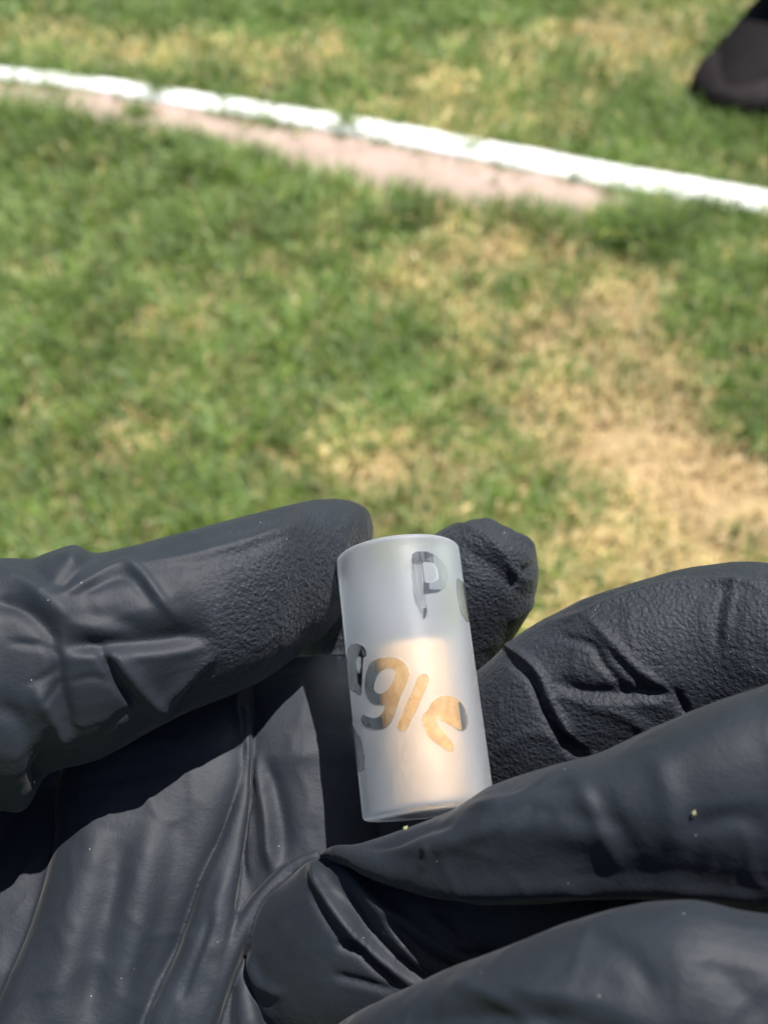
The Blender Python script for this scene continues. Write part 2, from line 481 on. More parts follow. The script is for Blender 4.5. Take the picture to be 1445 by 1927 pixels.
    dry = ap(dry, .12); lush_shade = ap(lush_shade, 0); edge = np.clip(ap(edge, 0), 0, 1); nz = ap(nz, 0); bare = ap(bare, 0); nz3 = ap(nz3, 0)
    m = len(x)
    is_dry = rng.random(m) < dry
    h = rng.uniform(.028, .070, m) * (1 + .55 * np.clip(lush_shade, 0, 1) + .5 * edge + .35 * nz3) * (1 - .35 * np.clip(bare, 0, 1))
    w = rng.uniform(.0024, .0052, m)
    az = rng.uniform(0, 2 * math.pi, m)
    lean = np.where(is_dry, rng.uniform(.5, 1.5, m), rng.uniform(.10, .80, m))
    fx = np.cos(az); fy = np.sin(az)
    sx = -fy; sy = fx
    roll = rng.uniform(-.6, .6, m)
    V = np.zeros((m, 5, 3))
    base = np.stack([x, y, np.full(m, -0.012)], 1)
    s = np.stack([sx, sy, roll], 1); s /= np.linalg.norm(s, axis=1)[:, None]
    for k, (t, ww) in enumerate([(0, 1.0), (0.55, .85)]):
        a = lean * t
        c = base + np.stack([fx * np.sin(a) * h * t, fy * np.sin(a) * h * t, np.cos(a) * h * t], 1)
        V[:, 2 * k] = c - s * (w * ww * .5)[:, None]
        V[:, 2 * k + 1] = c + s * (w * ww * .5)[:, None]
    a = lean * 1.25
    V[:, 4] = base + np.stack([fx * np.sin(a) * h, fy * np.sin(a) * h, np.cos(a) * h], 1)
    V = V.reshape(-1, 3)
    g1 = np.array([.085, .165, .028]); g2 = np.array([.235, .320, .070]); g3 = np.array([.270, .345, .190])
    d1 = np.array([.66, .54, .26]); d2 = np.array([.46, .36, .16])
    u = rng.random(m)[:, None]; v = rng.random(m)[:, None]
    green = g1 * (1 - u) + g2 * u
    green = np.where(v > .6, green * .4 + g3 * .6, green)
    straw = d1 * u + d2 * (1 - u)
    colr = np.where(is_dry[:, None], straw, green)
    pq = np.stack([x, y], 1)
    colr = colr * np.clip(1 + .25 * fbm(pq, .3, 2, 77) + .42 * fbm(pq, .06, 2, 78) + .17, .5, 1.8)[:, None]
    bt = np.clip(bare * .7, 0, .5)[:, None] * is_dry[:, None]
    colr = colr * (1 - bt) + np.array([.52, .37, .21]) * bt
    C = np.ones((m, 5, 4)); C[:, :, :3] = colr[:, None, :]
    me = bpy.data.meshes.new('grass')
    me.vertices.add(m * 5); me.vertices.foreach_set('co', V.ravel())
    i0 = np.arange(m) * 5
    loops = np.stack([i0, i0 + 1, i0 + 3, i0 + 2, i0 + 2, i0 + 3, i0 + 4], 1).ravel()
    me.loops.add(m * 7); me.loops.foreach_set('vertex_index', loops.astype(np.int32))
    ls = np.stack([np.arange(m) * 7, np.arange(m) * 7 + 4], 1).ravel()
    me.polygons.add(m * 2); me.polygons.foreach_set('loop_start', ls.astype(np.int32))
    me.update(calc_edges=True)
    at = me.color_attributes.new('blade_colour', 'FLOAT_COLOR', 'POINT')
    at.data.foreach_set('color', C.ravel())
    me.materials.append(M_GRASS)
    o = bpy.data.objects.new('grass', me); COL.objects.link(o)
    tag(o, 'patchy green and straw coloured lawn grass out of focus behind the hand', 'grass', kind='stuff')
build_grass(250000)

# ------------------------------------------------------------------ boot on the lawn
def ring_body(name, rings, mat, parent=None, n=28, exp=2.0, caps=True):
    """rings: (cx, cy, cz, rx, ry)"""
    R = catmull(rings, 5)
    V = []; F = []
    for (cx, cy, cz, rx, ry) in R:
        for k in range(n):
            t = 2 * math.pi * k / n
            c, s = math.cos(t), math.sin(t)
            V.append((cx + rx * math.copysign(abs(c) ** (2 / exp), c), cy + ry * math.copysign(abs(s) ** (2 / exp), s), cz))
    for i in range(len(R) - 1):
        for k in range(n):
            a = i * n + k; b = i * n + (k + 1) % n
            F.append((a, b, b + n, a + n))
    if caps:
        F.append(tuple(range(n))[::-1]); F.append(tuple(range((len(R) - 1) * n, len(R) * n)))
    return mesh_from(name, V, F, mat, parent=parent)

def build_boot():
    e = bpy.data.objects.new('boot', None); COL.objects.link(e)
    g = ground_at(1398, 188)
    e.location = (g[0] + .062, g[1] + .086, -.004)
    e.rotation_euler = (0, 0, math.radians(53))
    e.scale = (2.1, 2.4, 1.7)
    tag(e, 'dark boot with a mauve grey cuff standing on the grass beyond the kerb', 'boot')
    # toe points to -x
    ring_body('sole', [(0.03, 0, 0.0, .150, .050), (0.03, 0, 0.012, .158, .056), (0.03, 0, 0.024, .156, .055), (0.03, 0, .026, .14, .045)], M_RUBBER, e, 40, 2.4)
    ring_body('upper', [(0.03, 0, .024, .152, .053), (.032, 0, .045, .150, .053), (.050, 0, .070, .125, .050), (.085, 0, .095, .080, .045),
                        (.105, 0, .125, .058, .043), (.110, 0, .165, .056, .045), (.112, 0, .19, .058, .048)], M_BOOT, e, 40, 2.2)
    ring_body('toe_cap', [(-.060, 0, .023, .066, .0545), (-.056, 0, .046, .063, .053), (-.044, 0, .061, .045, .042), (-.035, 0, .068, .02, .02)], M_RUBBER, e, 30, 2.2)
    ring_body('cuff', [(.112, 0, .178, .060, .050), (.112, 0, .185, .070, .060), (.112, 0, .215, .074, .064), (.112, 0, .225, .066, .056), (.112, 0, .215, .055, .045), (.112, 0, .12, .048, .038)], M_CUFF, e, 30, 2.0)
build_boot()

# ------------------------------------------------------------------ gloved hand
# each digit: stations of (one side px, other side px, depth mm, half thickness mm)
BODIES = {
 'thumb': [(-560,1260,-600,1800,114,10),(-400,1150,-420,1760,114,13.5),(-150,1080,-170,1640,117,13.5),(-60,1056,-70,1560,118.5,13),(0,1052,-5,1523,119.5,12.5),
           (60,1050,45,1522,120,12.5),(130,1030,98,1452,120.5,12),(200,1038,185,1428,121,11.5),(350,1000,345,1345,123.2,11),(520,955,480,1288,127,10.3),
           (600,939,560,1232,132,9.8),(655,941,618,1185,136,9.2),(690,958,662,1120,138.5,7),(703,990,692,1050,138.5,3.0),(702,1010,698,1025,138.5,.6)],
 'index': [(952,998,972,1004,143,.6),(925,979,1000,1022,143,4.0),(884,983,1013,1066,143,7.5),(830,996,1007,1122,144,8.6),(750,1060,975,1188,145,9),(660,1120,905,1290,147,9),
           (590,1170,850,1390,149,9),(550,1270,800,1490,150,9),(530,1400,780,1600,152,9)],
 'middle': [(2150,1500,1850,1750,130,11),(1900,1230,1750,1560,124,11),(1650,1100,1600,1440,121,11),(1445,1060,1430,1420,124,10.5),(1330,1064,1320,1440,127,10.3),(1245,1080,1240,1455,128,10),(1160,1105,1165,1475,129,10),(1095,1128,1110,1495,130,10),
            (1048,1152,1060,1510,131,9.8),(975,1196,1000,1540,132,9.5),(905,1255,940,1560,134,9.2),(845,1300,880,1560,136,8.8),(790,1350,835,1545,138,7),(750,1400,790,1500,139,3),(745,1430,760,1460,139,.6)],
 'ring': [(2300,1650,1900,1950,120,12),(1980,1320,1850,1780,104,12),(1700,1215,1680,1760,100,11.5),(1445,1289,1440,1725,102,11),(1340,1322,1338,1705,103,10.8),(1250,1360,1242,1692,104,10.5),(1130,1416,1130,1690,105.5,10),
          (1035,1441,1020,1700,107,9.5),(930,1475,905,1700,109,8.8),(885,1502,855,1690,110,8.2),(830,1534,800,1675,111,7.2),(745,1566,725,1652,113,5.2),(680,1586,665,1632,115,3.2),(628,1598,622,1615,117,1.6),(604,1606,602,1612,118,.5)],
 'fold_lobe': [(458,1800,459,1815,123,.5),(463,1755,468,1870,122.5,3),(490,1705,500,1940,122,6),(540,1655,560,1990,121.5,8),(600,1613,640,2020,121,9.5),(690,1615,760,2040,120,10),(850,1620,900,2050,119,10),
               (1050,1630,1100,2060,117,10),(1300,1640,1400,2070,116,10),(1600,1660,1700,2080,117,10)],
 'little': [(2100,1900,1800,2450,100,12),(1750,1740,1720,2330,92,12.5),(1445,1722,1440,2270,92,12.5),(1300,1696,1260,2245,93,12.5),(1150,1714,1080,2225,95,12),(1000,1764,920,2200,97,11.5),(850,1824,780,2175,100,10.5),
            (700,1891,660,2150,103,9),(615,1945,600,2110,106,7),(560,2000,565,2060,108,3),(545,2020,550,2040,108,.6)],
 'palm': [(400,1222,650,1235,152,2,0),(270,1270,720,1280,150,7,1),(60,1350,980,1370,147,11,3),(-100,1480,1500,1480,145,12,8),(-220,1640,1850,1640,143,12.5,11),(-290,1780,1900,1800,141,13,11),(-330,1927,1850,1980,139,13.5,11),
          (-350,2150,1500,2200,136,14.5,6),(-350,2400,1050,2450,133,16,3),(-300,2750,880,2780,132,18,0),(-250,3200,850,3200,128,20,0),(-240,3900,900,3900,118,22,0),(-280,5200,980,5200,110,25,0),(-320,6800,1050,6800,102,27,0)],
 'knuckles': [(1760,1140,1960,1170,142,4),(1690,1260,2120,1320,139,11),(1690,1500,2200,1560,135,15),(1720,1800,2220,1850,124,17),(1740,2080,2160,2130,112,17),(1780,2280,2060,2320,108,12),(1850,2380,1980,2390,108,3)],
 'thenar': [(-520,1060,-260,1060,120,4),(-660,1200,-170,1200,119,12),(-720,1420,-130,1420,119,15),(-700,1680,-110,1680,120,16),(-620,1900,-70,1900,122,16),(-520,2200,40,2200,126,16),(-420,2600,250,2600,130,14),(-300,2900,300,2900,132,8)],
 # loose rolls of glove hanging over the palm
 'palm_outer': [(-300,1400,130,1430,133,4),(-310,1500,128,1530,131.5,5),(-340,1600,122,1610,130.5,5.5),(-380,1750,90,1770,129,6),(-400,1900,25,1890,128,6),(-420,2100,-30,2080,127,6),(-380,2300,-20,2300,130,4)],
 'palm_main': [(200,1240,470,1240,137,2),(130,1400,474,1330,133.5,4.5),(106,1500,470,1400,131.5,5.3),(104,1592,458,1480,130.2,5.6),(52,1762,392,1650,128.2,5.8),(-4,1885,325,1820,127,5.8),(-50,2010,272,1955,126,5.8),(-80,2200,240,2150,127,5),(-60,2350,230,2320,131,3)],
 'palm_sliver': [(452,1330,470,1330,131,1.2),(458,1430,474,1430,130,1.6),(424,1560,464,1555,128,2.4),(380,1655,452,1650,126.6,2.8),(336,1785,440,1740,125.6,3.2),(296,1865,425,1835,125,3.2),(266,1945,395,1930,124.5,3.2),(236,2080,350,2080,125,3),(236,2280,350,2280,130,2)],
 'palm_patch': [(450,1240,670,1230,138,3),(458,1380,690,1380,133,4),(457,1500,710,1500,131.5,4.4),(447,1600,710,1600,130.5,4.2),(438,1690,640,1680,129.5,3.6),(425,1770,560,1750,128.5,3),(420,1830,480,1810,128,1.5)],
 'palm_roll': [(598,1597,606,1610,124.5,.5),(560,1612,580,1630,125,1.0),(522,1634,548,1654,125.2,1.5),(470,1688,508,1702,125,2.1),(420,1765,468,1775,124.4,2.5),(375,1850,434,1862,124,2.7),(335,1940,404,1950,123.5,2.8),(295,2080,380,2080,124,2.8),(290,2280,370,2280,129,2)],
 'palm_pleat': [(452,1785,466,1790,125.5,.7),(441,1850,476,1850,124.8,1.5),(438,1927,494,1925,124,2),(440,2060,520,2060,124,2.2),(440,2260,520,2260,129,2)],
}
# the palm's visible skin sheet is pushed towards the viewer by this per-row offset in the loop below
def tube(st, n=44, sub=6, exp=2.15, palm=0):
    R = catmull([r if len(r) == 7 else (*r, 0) for r in st], sub)
    V = []; F = []; cen = []
    for (ax, ay, bx, by, D, rz, tl) in R:
        if palm:
            ym = (ay + by) / 2
            D = D - 6.0 * np.clip((ym - 1450) / 480, 0, 1.15) + 3.0 * np.clip((1420 - ym) / 200, 0, 1) * (ax > 400)
            tl = tl + (2.2 if palm in (2, 4) else 0); D = D - {2: 1.5, 3: 1.0, 4: .1}.get(palm, 0)
        D = max(D, 5); rz = max(rz, .25)
        A = P(ax, ay, D - tl); B = P(bx, by, D + tl)
        c = (A + B) / 2; h = (A - B) / 2
        v = c / np.linalg.norm(c)
        cen.append((*c, max(np.linalg.norm(h), .2), rz))
        for k in range(n):
            t = 2 * math.pi * k / n
            co, si = math.cos(t), math.sin(t)
            co = math.copysign(abs(co) ** (2 / exp), co); si = math.copysign(abs(si) ** (2 / exp), si)
            V.append(c + h * co + v * rz * si)
    for i in range(len(R) - 1):
        for k in range(n):
            a = i * n + k; b = i * n + (k + 1) % n
            F.append((a, a + n, b + n, b))
    F.append(tuple(range(n))); F.append(tuple(range((len(R) - 1) * n, len(R) * n))[::-1])
    return np.array(V), F, np.array(cen)

# creases: (body, points px, width px, height mm, kind)
# kinds: r ridge, v valley, s step (left-hand side of travel raised, fading over 'fade' px)
CR = [
 # thumb
 ('thumb', [(108,1122),(160,1098),(212,1070),(243,1063),(270,1082),(300,1122),(332,1160)], 9, .75, 'r'),
 ('thumb', [(150,1118),(205,1090),(243,1085),(262,1102),(285,1135)], 11, -.55, 'r'),
 ('thumb', [(243,1063),(330,1051),(400,1036),(450,1024),(560,985)], 8, .45, 'r'),
 ('thumb', [(340,1066),(430,1048),(520,1018)], 10, -.25, 'r'),
 ('thumb', [(398,1208),(330,1218),(290,1222),(190,1225),(120,1226)], 55, 1.7, 's'),
 ('thumb', [(188,1226),(206,1252),(225,1290),(258,1328)], 6.5, -1.7, 'r'),
 ('thumb', [(215,1228),(245,1270),(285,1320),(315,1342)], 14, 1.0, 'r'),
 ('thumb', [(400,1232),(360,1272),(322,1308),(300,1335)], 11, .7, 'r'),
 ('thumb', [(392,1262),(360,1300),(335,1330)], 9, -.6, 'r'),
 ('thumb', [(-20,1078),(50,1098),(100,1135),(150,1175),(230,1195)], 22, 1.1, 'r'),
 ('thumb', [(-20,1125),(40,1142),(85,1180),(108,1222)], 17, -1.1, 'r'),
 ('thumb', [(110,1170),(200,1160),(270,1185)], 18, -.45, 'r'),
 ('thumb', [(20,1210),(75,1215),(108,1232)], 6, -.5, 'r'),
 ('thumb', [(108,1228),(113,1275),(122,1330),(135,1385)], 11, -.75, 'g'),
 ('thumb', [(70,1300),(95,1345),(118,1390),(125,1405)], 18, 1.2, 'r'),
 ('thumb', [(135,1282),(180,1275),(212,1290)], 5, -.35, 'r'),
 ('thumb', [(50,1290),(90,1272),(105,1262)], 5, -.35, 'r'),
 ('thumb', [(75,1322),(100,1305),(112,1285)], 5, -.4, 'r'),
 ('thumb', [(-20,1320),(30,1352),(58,1400),(60,1450),(48,1500)], 22, -.7, 'g'),
 ('thumb', [(-20,1400),(10,1440),(30,1500)], 24, .15, 'r'),
 ('thumb', [(75,1470),(88,1440),(100,1425),(150,1420)], 12, -1.6, 'r'),
 ('thumb', [(172,1420),(190,1390),(225,1350),(260,1332)], 5, -.7, 'r'),
 ('thumb', [(178,1432),(230,1395),(300,1350),(345,1335)], 7, .5, 'r'),
 ('thumb', [(198,1030),(180,1045),(140,1075),(108,1118)], 13, -.8, 'r'),
 ('thumb', [(60,1040),(65,1075),(95,1100)], 14, -.6, 'r'),
 ('thumb', [(150,1020),(130,1060)], 20, .6, 'r'),
 ('thumb', [(690,950),(655,985),(640,1060),(645,1130)], 14, .35, 'r'),
 # index tip
 ('index', [(840,985),(905,1002),(940,1035),(975,1085),(1000,1095)], 7, .45, 'r'),
 ('index', [(1012,1060),(985,1075),(965,1105)], 6, -.6, 'r'),
 ('index', [(945,998),(985,1015),(1010,1035)], 8, .6, 'r'),
 ('index', [(880,990),(900,975),(925,978)], 10, .6, 'r'),
 ('index', [(958,990),(975,1005)], 6, -.5, 'r'),
 ('index', [(870,1030),(940,1080),(980,1120)], 14, -.5, 'r'),
 ('index', [(1005,1130),(960,1170)], 10, .6, 'r'),
 # middle
 ('middle', [(950,1212),(985,1240),(1012,1268),(1040,1330),(1075,1385),(1118,1424)], 7, 1.1, 'r'),
 ('middle', [(962,1240),(1000,1275),(1022,1325),(1055,1385),(1090,1425)], 9, -1.4, 'r'),
 ('middle', [(1068,1385),(1085,1405),(1110,1420)], 12, -1.2, 'r'),
 ('middle', [(1108,1165),(1150,1210),(1200,1262),(1268,1306)], 8, .8, 'r'),
 ('middle', [(1055,1198),(1110,1212),(1132,1245),(1165,1285),(1188,1315)], 6, -.85, 'r'),
 ('middle', [(1145,1225),(1190,1270),(1225,1300)], 8, -.5, 'r'),
 ('middle', [(1275,1306),(1240,1311),(1180,1314),(1120,1311),(1082,1306),(1040,1290)], 24, 1.25, 's'),
 ('middle', [(1270,1300),(1280,1320),(1292,1345)], 6, -1.2, 'r'),
 ('middle', [(1025,1173),(1090,1158),(1140,1135),(1220,1108),(1300,1096),(1385,1093),(1445,1112)], 7, .55, 'r'),
 ('middle', [(1030,1160),(1110,1132),(1200,1098),(1300,1078)], 8, -.4, 'r'),
 ('middle', [(1384,1092),(1372,1140),(1366,1200)], 8, .4, 'r'),
 ('middle', [(1365,1095),(1352,1150),(1345,1220)], 8, -.35, 'r'),
 ('middle', [(1100,1330),(1180,1350),(1240,1395)], 10, .4, 'r'),
 ('middle', [(930,1420),(1000,1380),(1060,1400)], 10, .3, 'r'),
 # ring
 ('ring', [(602,1608),(622,1599),(660,1614),(720,1640),(800,1664),(920,1672),(1100,1668),(1280,1668),(1445,1690)], 17, 1.0, 'r'),
 ('ring', [(690,1600),(790,1618),(900,1612),(1050,1610),(1180,1620)], 42, -.5, 'g'),
 ('ring', [(1085,1465),(1110,1520),(1140,1590),(1165,1640)], 15, .26, 'g'),
 ('ring', [(905,1540),(990,1520),(1080,1535),(1180,1560)], 22, -.3, 'g'),
 ('ring', [(760,1600),(830,1590),(920,1560),(1010,1500)], 14, .3, 'g'),
 ('ring', [(690,1600),(740,1585),(800,1560),(850,1550)], 7, -.45, 'g'),
 ('ring', [(1230,1420),(1260,1500),(1270,1600)], 26, .35, 'g'),
 ('ring', [(1300,1560),(1380,1540),(1440,1550)], 20, -.35, 'g'),
 ('little', [(850,1850),(930,1880),(1000,1920)], 14, .35, 'g'),
 ('little', [(1100,1760),(1180,1800),(1230,1870)], 22, -.35, 'g'),
 ('ring', [(1120,1480),(1160,1550),(1195,1610)], 18, -.2, 'g'),
 ('ring', [(930,1490),(1000,1480),(1080,1478)], 18, -.5, 'r'),
 ('ring', [(880,1520),(950,1500),(1040,1460)], 8, .35, 'r'),
 ('ring', [(790,1640),(800,1610),(795,1590)], 6, .3, 'r'),
 # lobe below the ring finger
 ('fold_lobe', [(590,1632),(600,1668),(640,1725),(690,1778),(750,1826),(790,1855)], 11, 1.5, 'r'),
 ('fold_lobe', [(592,1665),(612,1710),(655,1765),(690,1792)], 13, -.6, 'g'),
 ('fold_lobe', [(652,1682),(672,1715),(700,1765),(745,1810),(800,1845)], 15, -1.5, 'r'),
 ('fold_lobe', [(640,1632),(690,1688),(750,1735),(830,1790),(900,1815)], 14, 1.4, 'r'),
 ('fold_lobe', [(712,1722),(735,1750),(770,1795),(810,1838)], 5, .9, 'r'),
 ('fold_lobe', [(730,1728),(780,1765),(850,1815),(900,1840)], 14, -1.2, 'r'),
 ('fold_lobe', [(640,1778),(675,1785),(705,1815),(752,1860)], 7, -1.2, 'r'),
 ('fold_lobe', [(630,1835),(690,1850),(745,1868)], 6, -.6, 'r'),
 ('fold_lobe', [(470,1800),(490,1850),(530,1870)], 9, .5, 'r'),
 ('fold_lobe', [(530,1640),(500,1700),(480,1760),(478,1840),(500,1920)], 8, .3, 'r'),
 ('fold_lobe', [(820,1730),(850,1760),(880,1790)], 9, .6, 'r'),
 ('fold_lobe', [(855,1790),(890,1800),(930,1795)], 8, -.7, 'r'),
 # little
 ('little', [(760,1900),(900,1870),(1100,1880),(1250,1940)], 34, .55, 'r'),
 ('little', [(760,1930),(900,1910),(1080,1920)], 24, -.6, 'r'),
 ('little', [(1330,1800),(1400,1870),(1445,1927)], 36, -.4, 'r'),
 # palm drape
 ('palm_main', [(185,1560),(168,1640),(135,1760),(100,1930)], 36, .8, 'g'),
 ('palm_main', [(225,1580),(205,1700),(185,1800),(165,1930)], 26, -.5, 'g'),
 ('palm_main', [(290,1540),(270,1660),(245,1800),(215,1940)], 34, .9, 'g'),
 ('palm_main', [(350,1500),(325,1640),(295,1760),(262,1880)], 26, -.4, 'g'),
 ('palm_main', [(440,1290),(450,1340),(462,1400)], 12, .7, 'g'),
 ('palm_outer', [(70,1600),(40,1700),(-20,1850)], 30, .7, 'g'),
 ('palm_sliver', [(430,1640),(410,1700),(385,1780),(350,1860)], 14, .5, 'g'),
 ('palm_sliver', [(400,1720),(372,1800),(340,1880)], 8, -.6, 'g'),
 ('palm_patch', [(484,1425),(494,1480),(503,1540),(507,1600),(516,1640)], 11, .95, 'g'),
 ('palm_patch', [(503,1440),(521,1500),(533,1560),(534,1620)], 15, -.6, 'g'),
 ('palm_patch', [(560,1380),(575,1450),(580,1560)], 30, .3, 'g'),
 ('palm_patch', [(458,1660),(470,1600),(466,1520)], 12, .5, 'g'),
 ('palm_roll', [(400,1810),(380,1860),(350,1930)], 8, -.4, 'g'),
]

GRIP_PX = None
def build_hand():
    allV = []; allF = []; off = 0; fbody = []; names = []
    for nm, st in BODIES.items():
        V, F, cen = tube(st, exp=2.5 if nm == 'palm' else (3.0 if nm in ('palm_sliver', 'palm_main') else 2.25 if nm.startswith('palm_') else 2.1),
                         palm={'palm_main': 2, 'palm_outer': 4, 'palm_sliver': 3}.get(nm, 1) if nm.startswith('palm') else 0)
        allV.append(V); allF += [tuple(i + off for i in f) for f in F]; off += len(V)
        fbody += [len(names)] * len(F); names.append(nm)
    V = np.concatenate(allV)
    me = bpy.data.meshes.new('hand_base')
    me.from_pydata([tuple(v) for v in V], [], allF)
    tmp = bpy.data.objects.new('hand_base', me); COL.objects.link(tmp)
    md = tmp.modifiers.new('remesh', 'REMESH'); md.mode = 'VOXEL'; md.voxel_size = 0.22; md.adaptivity = 0
    dg = bpy.context.evaluated_depsgraph_get()
    ev = bpy.data.meshes.new_from_object(tmp.evaluated_get(dg))
    bpy.data.objects.remove(tmp); bpy.data.meshes.remove(me)
    n = len(ev.vertices)
    co = np.empty(n * 3, np.float32); ev.vertices.foreach_get('co', co); co = co.reshape(-1, 3).astype(float)
    ne = len(ev.edges); ed = np.empty(ne * 2, np.int32); ev.edges.foreach_get('vertices', ed); ed = ed.reshape(-1, 2)
    deg = np.bincount(ed.ravel(), minlength=n)[:, None].astype(float)
    def smooth(a, it, lam=.5):
        for _ in range(it):
            s = np.zeros_like(a)
            for c in range(a.shape[1]):
                s[:, c] = np.bincount(ed[:, 0], a[ed[:, 1], c], n) + np.bincount(ed[:, 1], a[ed[:, 0], c], n)
            a = a + lam * (s / deg - a)
        return a
    co = smooth(co, 6)
    # which digit does each vertex belong to
    bvh = BVHTree.FromPolygons([tuple(v) for v in V], allF)
    fown = np.array(fbody)
    hit = [bvh.find_nearest(c)[2] for c in co.tolist()]
    own = fown[np.array([0 if h is None else h for h in hit])]
    ev.vertices.foreach_set('co', co.astype(np.float32).ravel()); ev.update()
    def normals():
        a = np.empty(n * 3, np.float32); ev.vertex_normals.foreach_get('vector', a)
        return a.reshape(-1, 3).astype(float)
    nrm = smooth(normals(), 8); nrm /= np.linalg.norm(nrm, axis=1)[:, None]
    px = 722.5 + FPX * co[:, 0] / -co[:, 2]; py = 963.5 - FPX * co[:, 1] / -co[:, 2]
    pp = np.stack([px, py], 1)
    view = -co / np.linalg.norm(co, axis=1)[:, None]
    facing = np.clip(((nrm * view).sum(1) + .15) / .35, 0, 1)
    disp = np.zeros(n)
    for (bn, line, w, h, kind) in CR:
        if kind != 's': h *= {'thumb': .78, 'middle': .78, 'index': .8}.get(bn, 1)
        bi = names.index(bn)
        L = np.array(line, float)
        if len(L) > 2: L = catmull(L, 5)
        r = 4.1 * w
        sel = np.nonzero((own == bi) & (facing > 0) & (px > L[:, 0].min() - r) & (px < L[:, 0].max() + r)
                         & (py > L[:, 1].min() - r) & (py < L[:, 1].max() + r))[0]
        if not len(sel): continue
        d, s, t = polydist(pp[sel], L)
        d = d * (1 + .12 * vnoise(pp[sel], 37, 4))
        taper = np.clip(np.minimum(t, 1 - t) * 6, 0, 1) ** .7
        if kind == 'g':
            e = h * np.exp(-(d / w) ** 2) * (.25 + .75 * taper)
        elif kind == 'r':
            e = h * (.78 * np.exp(-(d / w) ** 2) + .25 * np.exp(-(np.sqrt(d * d + 2.5) - 1.58) / (.75 * w))) * (.35 + .65 * taper)
            e *= (d < 4 * w)
        else:
            # side > 0 means right-hand side in pixel coordinates (y down)
            side = np.where(s > 0, 1.0, -1.0)
            sd = side * d
            step = 1 / (1 + np.exp(-sd / 3.4))
            e = -h * step * np.exp(-(np.maximum(sd, 0) / (w * .8)) ** 2) * taper * 1.0
            if h > 0:
                e = e + 0.12 * h * np.exp(-((sd + 8) / 12) ** 2) * taper
        disp[sel] += e * facing[sel]
    # loose low relief everywhere and small pinched wrinkles
    disp += .22 * fbm(co, 9.0, 2, 2) + .07 * fbm(co, 2.6, 2, 9)
    wr = fbm(co, 6.0, 2, 40); disp += .10 * np.exp(-(wr / .10) ** 2) * facing
    disp = smooth(disp[:, None], 3)[:, 0]
    co = smooth(co + nrm * disp[:, None], 4)
    # pebbled grip on the pads
    def bl(x, a, b): return np.clip((x - a) / (b - a), 0, 1)
    grip = np.zeros(n)
    th = own == names.index('thumb'); ix = own == names.index('index'); mi = own == names.index('middle')
    nz = fbm(co, 5, 2, 60) * 60
    grip[th] = bl(px + .25 * (py - 1100) + nz, 360, 470)[th] * (.35 + .65 * bl(py - (1040 - .25 * (px - 400)), -10, 60))[th]
    grip[ix] = 1.0
    grip[mi] = .62
    grip = np.maximum(grip, .05)
    origin = P(600, 1500, 128)
    loc = (co - origin) * .001
    ev.vertices.foreach_set('co', loc.astype(np.float32).ravel())
    at = ev.attributes.new('grip', 'FLOAT', 'POINT'); at.data.foreach_set('value', grip.astype(np.float32))
    ev.polygons.foreach_set('use_smooth', np.ones(len(ev.polygons), bool))
    ev.update()
    ev.name = 'gloved_hand'
    ev.materials.clear(); ev.materials.append(M_GLOVE)
    o = bpy.data.objects.new('gloved_hand', ev); COL.objects.link(o)
    o.matrix_world = Matrix.Translation(to_world(origin)) @ RC.to_4x4()
    tag(o, 'hand in a wrinkled black rubber glove pinching the frosted glass tube between its fingertips', 'hand')
    print('hand verts', n)
    return o
hand = build_hand()

# ------------------------------------------------------------------ glass tube
TOP = P(748, 1042, 127.2); BOT = P(807, 1531, 117.2)
AX = TOP - BOT; TL = float(np.linalg.norm(AX)); AX /= TL
RO, RI = 7.1, 5.3
e1 = np.cross(AX, [0, 0, 1.0]); e1 = -e1 / np.linalg.norm(e1); e2 = np.cross(AX, e1)
Rv = np.stack([e1, e2, AX], 1)      # columns: local x, y, z in camera axes
def cpx(pts, ox, oy, s): return [(ox + x * s, oy + y * s) for x, y in pts]
G = lambda pts: cpx(pts, 630, 1190, .2076)
H = lambda pts: cpx(pts, 720, 1010, .1246)
CLEAR = [
 G([(310,300),(345,262),(400,238),(490,224),(560,235),(620,268),(660,320),(676,380),(660,440),(632,500),(600,570),(572,650),(545,740),(510,815),(470,862),(420,885),(370,889),(325,884),(280,862),(250,830),(238,795),(245,760),(262,745),(295,762),(345,780),(395,772),(428,735),(450,695),(452,662),(405,666),(360,658),(322,634),(295,595),(278,545),(272,480),(280,410),(292,350)]),
 G([(760,395),(795,374),(830,380),(850,410),(850,445),(820,520),(780,610),(735,710),(690,800),(655,870),(630,900),(595,895),(568,865),(570,830),(600,760),(650,650),(700,540),(735,450)]),
 G([(792,790),(800,745),(840,705),(870,650),(910,605),(960,580),(1020,575),(1080,590),(1140,625),(1178,690),(1200,760),(1205,830),(1190,875),(1160,896),(1120,888),(1075,862),(1025,830),(960,795),(905,757),(930,820),(985,900),(1045,975),(1072,1030),(1070,1075),(1040,1085),(1000,1065),(945,1022),(880,975),(840,930),(822,875),(800,830)]),
 G([(112,200),(118,150),(150,112),(200,100),(255,122),(285,165),(290,215),(262,228),(255,300),(252,390),(250,470),(252,540),(240,572),(215,570),(195,548),(160,540),(135,512),(118,430),(105,320)]),
 G([(150,740),(168,840),(205,905),(240,960),(262,1040),(273,1140),(274,1250),(240,1262),(210,1262),(190,1200),(150,900)]),
 H([(440,300),(455,255),(500,228),(660,220),(760,262),(880,365),(945,455),(978,600),(960,700),(920,782),(828,845),(700,862),(645,872),(650,1000),(672,1130),(662,1200),(640,1240),(615,1250),(598,1180),(560,1120),(500,1000),(470,840),(450,560)]),
 H([(1105,640),(1150,630),(1200,680),(1225,720),(1290,1100),(1320,1310),(1250,1275),(1190,1185),(1150,1060),(1118,850)]),
]
